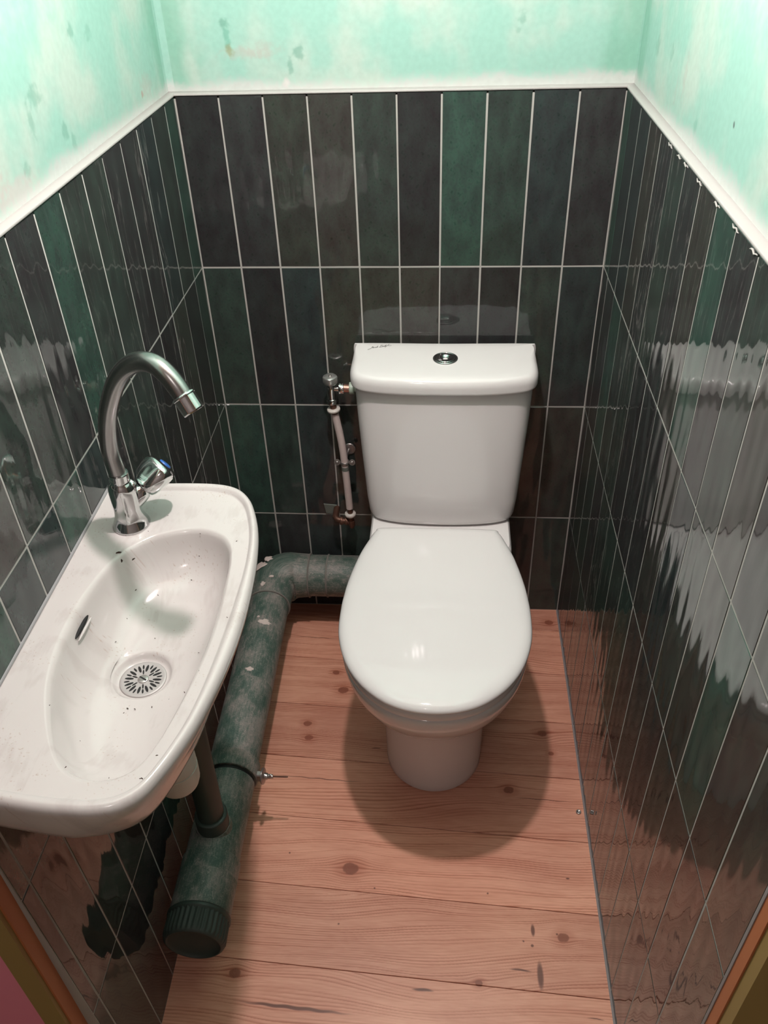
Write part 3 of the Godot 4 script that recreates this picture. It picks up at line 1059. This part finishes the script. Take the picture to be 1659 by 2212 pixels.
func build_tap() -> void:
	var at := Vector3(0.061, 0.8195, 0.703)
	var t := thing("tap", "chrome tap with a tall curved spout standing on the basin", "tap", at)
	var b := MB.new()
	b.lathe([[0.0245, 0.0], [0.0250, 0.0015], [0.0245, 0.0035], [0.0220, 0.009], [0.0195, 0.015], [0.0182, 0.022], [0.0178, 0.030], [0.0182, 0.055], [0.0176, 0.064], [0.0150, 0.069], [0.0132, 0.0705], [0.0132, 0.0715], [0.0126, 0.073], [0.0126, 0.082], [0.0122, 0.0835]], at, Vector3.UP, 40)
	part("body", b, mats.chrome, t)
	var d := Vector3(cos(deg_to_rad(30.0)), 0, sin(deg_to_rad(30.0)))
	var path := []
	var ctl := [[-0.001, 0.895], [-0.003, 0.915], [-0.004, 0.935], [-0.001, 0.955], [0.005, 0.976], [0.014, 0.998], [0.026, 1.020], [0.042, 1.044], [0.060, 1.064], [0.080, 1.079], [0.100, 1.087], [0.119, 1.088], [0.134, 1.081], [0.146, 1.070], [0.1535, 1.0605]]
	for q in ctl:
		path.append(Vector3(at.x, 0, at.z) + d * q[0] + Vector3(0, q[1], 0))
	var fine := []
	for i in path.size() - 1:
		for k in 3:
			fine.append(path[i].cubic_interpolate(path[i + 1], path[maxi(i - 1, 0)], path[mini(i + 2, path.size() - 1)], k / 3.0))
	fine.append(path[-1])
	b = MB.new()
	b.tube(fine, 0.0112, 28)
	var sp := part("spout", b, mats.dull_chrome, t)
	b = MB.new()
	b.lathe([[0.0128, 0.0], [0.0132, 0.002], [0.0128, 0.004], [0.0118, 0.005]], Vector3(path[0].x, 0.8925, path[0].z), Vector3.UP, 28)
	part("spout_ring", b, mats.chrome, sp)
	var tip: Vector3 = path[-1]
	var td: Vector3 = (path[-1] - path[-2]).normalized()
	b = MB.new()
	b.lathe([[0.0118, -0.001], [0.0134, 0.0], [0.0138, 0.0012], [0.0134, 0.0025], [0.0128, 0.0030], [0.0128, 0.019], [0.0122, 0.021], [0.0108, 0.021], [0.0104, 0.017]], tip, td, 32)
	part("aerator", b, mats.chrome, sp)
	# side valve with its three-sided knob
	var ax := Vector3(0.64, 0.56, -0.52).normalized()
	var o := at + Vector3(0.006, 0.034, -0.006)
	b = MB.new()
	b.lathe([[0.0135, 0.0], [0.0135, 0.012], [0.0125, 0.020], [0.0100, 0.022], [0.0100, 0.030]], o, ax, 28)
	part("valve_neck", b, mats.chrome, t)
	var rings := []
	var u := ax.cross(Vector3.UP).normalized()
	var w := ax.cross(u)
	for q in [[0.010, 0.022, 0.0], [0.0155, 0.0235, 0.06], [0.0190, 0.028, 0.10], [0.0215, 0.036, 0.13], [0.0228, 0.046, 0.14], [0.0226, 0.056, 0.12], [0.0205, 0.0615, 0.08], [0.0165, 0.064, 0.04], [0.011, 0.0650, 0.0]]:
		var r := PackedVector3Array()
		for j in 48:
			var a := TAU * j / 48.0
			var k: float = q[0] * (1.0 + q[2] * cos(3.0 * a + 0.6) - 0.25 * q[2])
			r.append(o + ax * q[1] + (u * cos(a) + w * sin(a)) * k)
		rings.append(r)
	b = MB.new()
	b.loft(rings, true, true, true)
	var kn := part("handle", b, mats.chrome, t)
	b = MB.new()
	b.lathe([[0.0085, 0.0645], [0.0085, 0.0662], [0.0065, 0.0670]], o, ax, 20)
	part("cold_marker", b, plain(Color(0.20, 0.38, 0.66), 0.3), kn, "blue cold water disc")


func build_trap() -> void:
	var t := thing("bottle_trap", "white plastic bottle trap hanging below the basin", "pipe trap", Vector3(0.117, 0.503, 0.885))
	var at := Vector3(0.117, 0.018, 0.885)
	var b := MB.new()
	b.lathe([[0.016, 0.485], [0.0225, 0.487], [0.0275, 0.492], [0.0300, 0.500], [0.0308, 0.520], [0.0308, 0.528]], at, Vector3.UP, 32)
	part("cup", b, mats.white_plastic, t)
	b = MB.new()
	b.lathe([[0.0300, 0.5285], [0.0300, 0.533], [0.0306, 0.536], [0.0298, 0.560], [0.0270, 0.578], [0.0200, 0.594], [0.0180, 0.600], [0.0180, 0.640], [0.0220, 0.645], [0.0220, 0.668], [0.0180, 0.671]], at, Vector3.UP, 32)
	part("body", b, mats.white_plastic, t)
	b = MB.new()
	b.tube([Vector3(0.117, 0.622, 0.872), Vector3(0.113, 0.622, 0.84), Vector3(0.104, 0.619, 0.80), Vector3(0.096, 0.612, 0.775)], 0.0165, 20)
	part("outlet", b, mats.white_plastic, t)


# ---------------------------------------------------------------- pipes
func cx(z: float) -> float:
	return 0.071 + 0.019 * z


func axis_pt(z: float) -> Vector3:
	return Vector3(cx(z), 0.150, z)


func sleeve(z0: float, z1: float, r: float, bev := 0.001, sides := 48) -> MB:
	var b := MB.new()
	var d := (axis_pt(z1) - axis_pt(z0))
	var l := d.length()
	b.lathe([[r - bev, 0.0], [r, bev], [r, l * 0.33], [r, l * 0.66], [r, l - bev], [r - bev, l]], axis_pt(z0), d, sides)
	for i in b.t.size():
		b.t[i] = Vector2(b.t[i].x * 1.0, b.v[i].z * 2.4)
	return b


# a flake of filler or bare patch lying on the pipe: centre angle from the top, place along it, size
func flake(z0: float, deg: float, sx: float, sz: float, r: float, seed_: int) -> MB:
	var b := MB.new()
	var rg := RandomNumberGenerator.new()
	rg.seed = seed_
	var low := PackedVector3Array()
	var up := PackedVector3Array()
	var top := PackedVector3Array()
	for j in 18:
		var a := TAU * j / 18.0
		var k := rg.randf_range(0.6, 1.1)
		for e in 3:
			var s: float = [1.0, 0.97, 0.75][e] * k
			var zz := z0 + sin(a) * sz * s
			var th := deg_to_rad(deg) + cos(a) * sx * s / r
			var rr: float = r + [-0.001, 0.0006, 0.0011][e]
			var p := axis_pt(zz) + Vector3(sin(th), cos(th), 0) * rr
			[low, up, top][e].append(p)
	b.loft([low, up, top], true, true, true)
	return b


func build_soil_pipe() -> void:
	var t := thing("soil_pipe", "thick dusty green waste pipe along the foot of the left wall", "pipe", Vector3(0.08, 0.10, 0.5))
	part("pipe", sleeve(0.155, 0.60, 0.0468), mats.pipe, t)
	# elbow into the corner
	var b := MB.new()
	var path := []
	var zc := 0.0575
	var a0 := axis_pt(0.165)
	path.append(a0)
	path.append(axis_pt(0.135))
	for k in 9:
		var a := deg_to_rad(90.0 * k / 8.0)
		path.append(Vector3(lerpf(cx(0.11), 0.128, 1.0 - cos(a)), 0.151, lerpf(0.112, zc, sin(a))))
	path.append(Vector3(0.158, 0.152, zc))
	b.tube(path, [0.0500, 0.0503, 0.0520, 0.0545, 0.0570, 0.0590, 0.0600, 0.0600, 0.0590, 0.0570, 0.0545, 0.0520], 44, true, true, 1.0)
	for i in b.t.size():
		b.t[i].y *= 2.4
	var el := part("elbow", b, mats.pipe, t, "bulging green elbow")
	b = MB.new()
	b.lathe([[0.0520, 0.0], [0.0545, 0.001], [0.0545, 0.003], [0.0515, 0.004]], Vector3(0.156, 0.152, zc), Vector3(1, 0, 0), 44)
	part("elbow_rim", b, mats.ridge, el)
	part("elbow_rim", sleeve(0.1625, 0.1665, 0.0508, 0.001), mats.ridge, el)
	b = MB.new()
	b.lathe([[0.0505, 0.0], [0.0505, 0.02], [0.0505, 0.0405]], Vector3(0.159, 0.152, zc), Vector3(1, 0, 0), 44)
	for i in b.t.size():
		b.t[i].y *= 2.4
	var so := part("socket", b, mats.pipe, t)
	b = MB.new()
	b.lathe([[0.0505, 0.0], [0.0525, 0.001], [0.0528, 0.003], [0.0508, 0.0045]], Vector3(0.1995, 0.152, zc), Vector3(1, 0, 0), 44)
	part("socket_rim", b, mats.ridge, so)
	b = MB.new()
	b.lathe([[0.0505, 0.0], [0.0505, 0.05], [0.0505, 0.11], [0.0505, 0.19]], Vector3(0.204, 0.152, zc), Vector3(1, 0, 0), 44)
	for i in b.t.size():
		b.t[i].y *= 2.4
	part("cross_pipe", b, mats.pipe, t)
	# tee with the branch from the basin
	part("gap_ring", sleeve(0.632, 0.640, 0.0452), mats.black, t)
	var tee := part("tee", sleeve(0.640, 0.800, 0.0475), mats.pipe, t)
	b = MB.new()
	b.lathe([[0.036, 0.150], [0.034, 0.172], [0.0315, 0.188], [0.0295, 0.197]], Vector3(0.086, 0.0, 0.755), Vector3.UP, 36)
	part("tee_branch", b, mats.pipe, tee)
	b = MB.new()
	b.lathe([[0.0275, 0.192], [0.0283, 0.194], [0.0283, 0.224], [0.0275, 0.2265], [0.0240, 0.2275]], Vector3(0.086, 0.0, 0.755), Vector3.UP, 32)
	part("branch_collar", b, mats.pipe_dark, t)
	b = MB.new()
	b.tube([Vector3(0.086, 0.20, 0.755), Vector3(0.087, 0.32, 0.752), Vector3(0.088, 0.44, 0.749), Vector3(0.0885, 0.55, 0.747), Vector3(0.089, 0.59, 0.750), Vector3(0.091, 0.610, 0.762), Vector3(0.0955, 0.6125, 0.776)], 0.0225, 24)
	part("branch_pipe", b, mats.pipe_dark, t)
	part("coupling", sleeve(0.7985, 0.893, 0.0505, 0.002), mats.pipe, t)
	part("coupling_rim", sleeve(0.893, 0.9035, 0.0525, 0.003), mats.pipe_dark, t)
	# ribbed end cap
	b = MB.new()
	var rings := []
	for q in [[0.0500, 0.902], [0.0500, 0.905], [0.0505, 0.932], [0.0490, 0.938], [0.0455, 0.941], [0.0430, 0.941], [0.0410, 0.934], [0.0200, 0.933]]:
		var r := PackedVector3Array()
		var m := axis_pt(q[1])
		for j in 144:
			var a := TAU * j / 144.0
			var rib: float = (0.0011 if j % 4 < 2 else -0.0009) if q[1] < 0.936 and q[0] > 0.045 else 0.0
			r.append(m + Vector3(cos(a), sin(a), 0) * (q[0] + rib))
		rings.append(r)
	b.loft(rings, true, true, true)
	part("end_cap", b, mats.cap, t, "dark ribbed screw cap")
	for q in [[0.142, -14.0, 0.0065, 0.0085, 0.0510, 3], [0.262, 14.0, 0.016, 0.009, 0.0468, 4], [0.247, -6.0, 0.004, 0.003, 0.0468, 8], [0.40, 2.0, 0.010, 0.006, 0.0468, 5]]:
		part("paint_chip", flake(q[0], q[1], q[2], q[3], q[4], q[5]), mats.filler, t)
	for q in [[0.080, -30.0, 0.020, 0.013, 0.0572, 11], [0.064, -12.0, 0.013, 0.010, 0.0590, 12], [0.120, 6.0, 0.007, 0.004, 0.0535, 13]]:
		part("filler", flake(q[0], q[1], q[2], q[3], q[4], q[5]), mats.filler, el, "pinkish filler crust")

	var cl := thing("pipe_clamp", "metal band clamp with a long screw around the green waste pipe", "clamp", Vector3(0.09, 0.10, 0.615))
	part("band", sleeve(0.598, 0.633, 0.0518, 0.0022), mats.dust_band, cl)
	b = MB.new()
	b.lathe([[0.012, -0.0015], [0.0155, -0.001], [0.0155, 0.0012], [0.012, 0.002], [0.006, 0.0025]], Vector3(0.1445, 0.150, 0.624), Vector3(1, 0.1, 0.05), 28)
	part("washer", b, mats.steel, cl)
	b = MB.new()
	b.box(Vector3(0.128, 0.141, 0.618), Vector3(0.145, 0.159, 0.630), 0.002)
	part("lug", b, mats.steel, cl)
	b = MB.new()
	b.lathe([[0.0064, 0.0], [0.0064, 0.006], [0.004, 0.007]], Vector3(0.147, 0.150, 0.624), Vector3(1, 0, 0), 6)
	part("nut", b, mats.steel, cl)
	b = MB.new()
	for s in [-1, 1]:
		b.tube([Vector3(0.158, 0.150, 0.624), Vector3(0.159, 0.150 + s * 0.006, 0.624 + s * 0.002), Vector3(0.161, 0.150 + s * 0.011, 0.624 + s * 0.004)], [0.003, 0.0022, 0.0012], 8)
	b.lathe([[0.0042, 0.0], [0.0046, 0.003], [0.0036, 0.009]], Vector3(0.154, 0.150, 0.624), Vector3(1, 0, 0), 16)
	part("wing_nut", b, mats.steel, cl)
	b = MB.new()
	b.lathe([[0.0016, 0.0], [0.0016, 0.026], [0.0012, 0.030]], Vector3(0.162, 0.150, 0.624), Vector3(1, 0, -0.02), 12)
	part("screw", b, mats.copper, cl)


func build_supply() -> void:
	var z := 0.045
	var v := thing("stop_valve", "small chrome angle valve feeding the toilet cistern", "valve", Vector3(0.241, 0.60, z))
	var up := Vector3.UP
	var at := Vector3(0.241, 0.0, z)
	var b := MB.new()
	b.lathe([[0.0075, 0.628], [0.0085, 0.632], [0.0080, 0.640], [0.0088, 0.650], [0.0088, 0.662], [0.0070, 0.666], [0.0070, 0.670]], at, up, 24)
	part("body", b, mats.chrome, v)
	b = MB.new()
	var rings := []
	for q in [[0.009, 0.669], [0.0125, 0.671], [0.0150, 0.676], [0.0150, 0.685], [0.0135, 0.688], [0.006, 0.6885]]:
		var r := PackedVector3Array()
		for j in 40:
			var a := TAU * j / 40.0
			r.append(Vector3(at.x + cos(a) * q[0] * (1.0 + 0.05 * cos(4 * a)), q[1], z + sin(a) * q[0] * (1.0 + 0.05 * cos(4 * a))))
		rings.append(r)
	b.loft(rings, true, true, true)
	var kn := part("handle", b, plain(Color(0.74, 0.74, 0.73), 0.28, 0.75), v)
	b = MB.new()
	b.lathe([[0.0035, 0.688], [0.0035, 0.6895], [0.0022, 0.690]], at, up, 16)
	part("screw", b, mats.steel, kn)
	b = MB.new()
	b.lathe([[0.0055, 0.0], [0.0055, 0.020]], Vector3(0.241, 0.659, z), Vector3(1, 0, 0), 20)
	part("side_arm", b, mats.chrome, v)
	b = MB.new()
	b.lathe([[0.0105, 0.0], [0.0120, 0.001], [0.0120, 0.0100], [0.0105, 0.0110]], Vector3(0.2575, 0.660, z), Vector3(1, 0, 0), 6)
	part("nut", b, mats.chrome, v)
	b = MB.new()
	b.lathe([[0.0088, 0.0], [0.0088, 0.012]], Vector3(0.2680, 0.660, z), Vector3(1, 0, 0), 24)
	part("tail", b, plain(Color(0.72, 0.55, 0.50), 0.25, 0.8), v, "pinkish brass tail")
	b = MB.new()
	b.lathe([[0.0120, 0.0], [0.0132, 0.001], [0.0132, 0.009], [0.0120, 0.0100]], Vector3(0.2795, 0.6605, z), Vector3(1, 0, 0), 8)
	b.lathe([[0.008, 0.0], [0.008, 0.02]], Vector3(0.288, 0.6605, z), Vector3(1, 0, 0), 16)
	part("plastic_nut", b, mats.pale_green_plastic, v, "pale green plastic nut")
	b = MB.new()
	b.lathe([[0.0095, 0.624], [0.0118, 0.626], [0.0118, 0.634], [0.0095, 0.636]], at, up, 6)
	part("lower_nut", b, mats.chrome, v)

	var p := thing("supply_pipe", "thin white-painted water pipe climbing the back wall beside the cistern", "pipe", Vector3(0.255, 0.30, z))
	b = MB.new()
	b.tube([Vector3(0.2455, 0.600, z), Vector3(0.2475, 0.585, z), Vector3(0.2520, 0.555, z), Vector3(0.2555, 0.525, z), Vector3(0.2580, 0.490, z), Vector3(0.2592, 0.460, z), Vector3(0.2608, 0.42, z), Vector3(0.2622, 0.38, z), Vector3(0.2632, 0.350, z)], 0.0080, 20)
	part("pipe", b, mats.white_paint, p)
	b = MB.new()
	b.lathe([[0.0083, 0.0], [0.0083, 0.010]], Vector3(0.2595, 0.456, z), Vector3(-0.03, 1, 0), 20)
	part("tape", b, mats.cement, p, "grey tape band")
	b = MB.new()
	b.tube([Vector3(0.2418, 0.630, z), Vector3(0.2435, 0.612, z), Vector3(0.2457, 0.597, z)], [0.0072, 0.0068, 0.0058], 16)
	part("copper_end", b, mats.copper, p, "bare copper end")
	b = MB.new()
	b.lathe([[0.009, 0.0], [0.0135, 0.001], [0.0140, 0.004], [0.0135, 0.007], [0.009, 0.008]], Vector3(0.2440, 0.6055, z), Vector3(-0.1, 1, 0), 28)
	part("olive_ring", b, mats.white_plastic, p)
	b = MB.new()
	b.tube([Vector3(0.2634, 0.353, z), Vector3(0.2636, 0.340, z), Vector3(0.2640, 0.322, z)], 0.0064, 16)
	b.tube([Vector3(0.2642, 0.326, z), Vector3(0.2640, 0.314, z), Vector3(0.2590, 0.310, z), Vector3(0.250, 0.312, z), Vector3(0.240, 0.314, z), Vector3(0.2315, 0.3155, z - 0.002), Vector3(0.2270, 0.316, z - 0.010), Vector3(0.2265, 0.316, 0.0)], 0.0072, 16)
	part("copper_elbow", b, mats.copper, p)
	b = MB.new()
	b.lathe([[0.0095, 0.0], [0.0125, 0.001], [0.0130, 0.0045], [0.0125, 0.008], [0.0095, 0.009]], Vector3(0.2638, 0.328, z), up, 24)
	part("collar", b, mats.white_plastic, p)
	for q in [[0.239, 0.0105], [0.250, 0.0100]]:
		b = MB.new()
		b.lathe([[q[1] - 0.001, 0.0], [q[1], 0.0008], [q[1], 0.0062], [q[1] - 0.001, 0.007]], Vector3(q[0], 0.3135, z), Vector3(1, -0.12, 0), 6)
		part("union_nut", b, mats.copper, p)
	b = MB.new()
	b.tube([Vector3(0.2655, 0.315, z + 0.002), Vector3(0.2665, 0.303, z + 0.004), Vector3(0.2660, 0.297, z + 0.004)], [0.0078, 0.0072, 0.0050], 14)
	part("drain_plug", b, mats.copper, p)
	b = MB.new()
	b.slab([Vector3(0.200, 0.301, 0.003), Vector3(0.229, 0.298, 0.003), Vector3(0.227, 0.325, 0.003), Vector3(0.196, 0.328, 0.003)], Vector3(0, 0, 1), 0.003, 0.001)
	part("cement_patch", b, mats.cement, p, "grey cement patch on the tile")

	var c := thing("pipe_clip", "small two-screw metal clip holding the white water pipe", "clip", Vector3(0.26, 0.47, 0.02))
	b = MB.new()
	b.lathe([[0.0085, -0.0032], [0.0100, -0.0032], [0.0106, 0.0], [0.0100, 0.0032], [0.0085, 0.0032]], Vector3(0.2590, 0.476, z), Vector3(-0.04, 1, 0), 24)
	part("ring", b, mats.steel, c)
	for s in [-1, 1]:
		b = MB.new()
		b.lathe([[0.0065, -0.0015], [0.0070, -0.001], [0.0070, 0.001], [0.0065, 0.0015]], Vector3(0.2590 + s * 0.0165, 0.476, z), Vector3(0, 0.25, 1), 20)
		var e := part("ear", b, mats.steel, c)
		b = MB.new()
		b.lathe([[0.0036, 0.0012], [0.0036, 0.0026], [0.0022, 0.0036]], Vector3(0.2590 + s * 0.0165, 0.476, z), Vector3(0, 0.25, 1), 14)
		part("screw", b, mats.steel, e)
	b = MB.new()
	b.lathe([[0.0140, 0.0], [0.0140, 0.002], [0.0115, 0.003], [0.0095, 0.002]], Vector3(0.266, 0.483, 0.0006), Vector3(0, 0, 1), 28)
	part("wall_disc", b, mats.steel, c)
	b = MB.new()
	b.tube([Vector3(0.264, 0.482, 0.001), Vector3(0.260, 0.477, z - 0.008)], 0.003, 12)
	part("stud", b, mats.steel, c)


func build_small() -> void:
	var s := thing("floor_screw", "tiny loose screw head on the boards beside the right wall", "screw", Vector3(0.756, 0.0, 0.576))
	var b := MB.new()
	b.lathe([[0.0045, 0.0], [0.0052, 0.001], [0.0050, 0.0028], [0.0034, 0.0034], [0.0026, 0.0022], [0.001, 0.0020]], Vector3(0.756, 0.0, 0.576), Vector3.UP, 20)
	part("head", b, mats.steel, s)


func build_lamp(at: Vector3, energy: float) -> void:
	var t := thing("pendant_bulb", "bare frosted bulb hanging on a cord above the basin, out of the picture", "lamp", at)
	var b := MB.new()
	b.lathe([[0.004, -0.033], [0.017, -0.029], [0.026, -0.019], [0.030, -0.004], [0.028, 0.010], [0.021, 0.024], [0.0145, 0.036], [0.0135, 0.045]], at, Vector3.UP, 28)
	var m := plain(Color(1, 0.97, 0.94), 0.5)
	m.emission_enabled = true
	m.emission = Color(1.0, 0.937, 0.937)
	m.emission_energy_multiplier = 60.0
	part("bulb", b, m, t)
	b = MB.new()
	b.lathe([[0.0150, 0.045], [0.0175, 0.047], [0.0175, 0.075], [0.012, 0.084], [0.004, 0.088]], at, Vector3.UP, 24)
	part("socket", b, mats.black, t)
	b = MB.new()
	b.tube([at + Vector3(0, 0.085, 0), Vector3(at.x, TOP, at.z)], 0.003, 8)
	part("cord", b, mats.black, t)
	var l := OmniLight3D.new()
	l.name = "bulb_light"
	l.light_color = Color(1.0, 0.937, 0.937)
	l.light_energy = energy
	l.light_size = 0.026
	l.omni_range = 8.0
	l.omni_attenuation = 2.0
	l.shadow_enabled = true
	t.add_child(l)


func build_hall_lamp(at: Vector3, energy: float) -> void:
	var t := thing("hall_ceiling_lamp", "round opal ceiling lamp in the passage outside the door", "lamp", at)
	var b := MB.new()
	b.lathe([[0.08, 0.0], [0.085, -0.006], [0.085, -0.018]], at, Vector3.UP, 32)
	part("base", b, mats.trim, t)
	b = MB.new()
	b.lathe([[0.080, -0.018], [0.082, -0.03], [0.070, -0.055], [0.045, -0.072], [0.015, -0.079]], at, Vector3.UP, 32)
	var m := plain(Color(1, 0.95, 0.9), 0.5)
	m.emission_enabled = true
	m.emission = Color(1.0, 0.96, 0.95)
	m.emission_energy_multiplier = 8.0
	part("shade", b, m, t)
	var l := OmniLight3D.new()
	l.name = "lamp_light"
	l.light_color = Color(1.0, 0.96, 0.95)
	l.light_energy = energy
	l.light_size = 0.07
	l.omni_range = 8.0
	l.omni_attenuation = 2.0
	l.shadow_enabled = true
	l.position = Vector3(0, -0.045, 0)
	t.add_child(l)


func _ready() -> void:
	rng.seed = 20240
	# camera
	var cam := Camera3D.new()
	cam.name = "camera"
	cam.fov = 63.114
	cam.near = 0.02
	cam.far = 20.0
	cam.transform = Transform3D(Basis(Vector3(0.997414, -0.029309, -0.065618), Vector3(-0.016807, 0.792609, -0.609498), Vector3(0.069873, 0.609025, 0.790067)).orthonormalized(), Vector3(0.474754, 1.501592, 1.551709))
	add_child(cam)
	cam.current = true
	var env := Environment.new()
	env.background_mode = Environment.BG_COLOR
	env.background_color = Color(0.02, 0.02, 0.02)
	env.tonemap_mode = Environment.TONE_MAPPER_LINEAR
	env.tonemap_exposure = 0.95
	env.sdfgi_enabled = true
	env.ssao_enabled = true
	env.ssil_enabled = true
	var we := WorldEnvironment.new()
	we.name = "environment"
	we.environment = env
	add_child(we)
	make_materials()
	build_lamp(Vector3(0.374, 1.91, 0.69), 1.13)
	build_hall_lamp(Vector3(0.2, TOP, 2.3), 0.24)
	build_walls()
	build_floor()
	build_door_and_hall()
	build_toilet()
	build_basin()
	build_tap()
	build_trap()
	build_soil_pipe()
	build_supply()
	build_small()
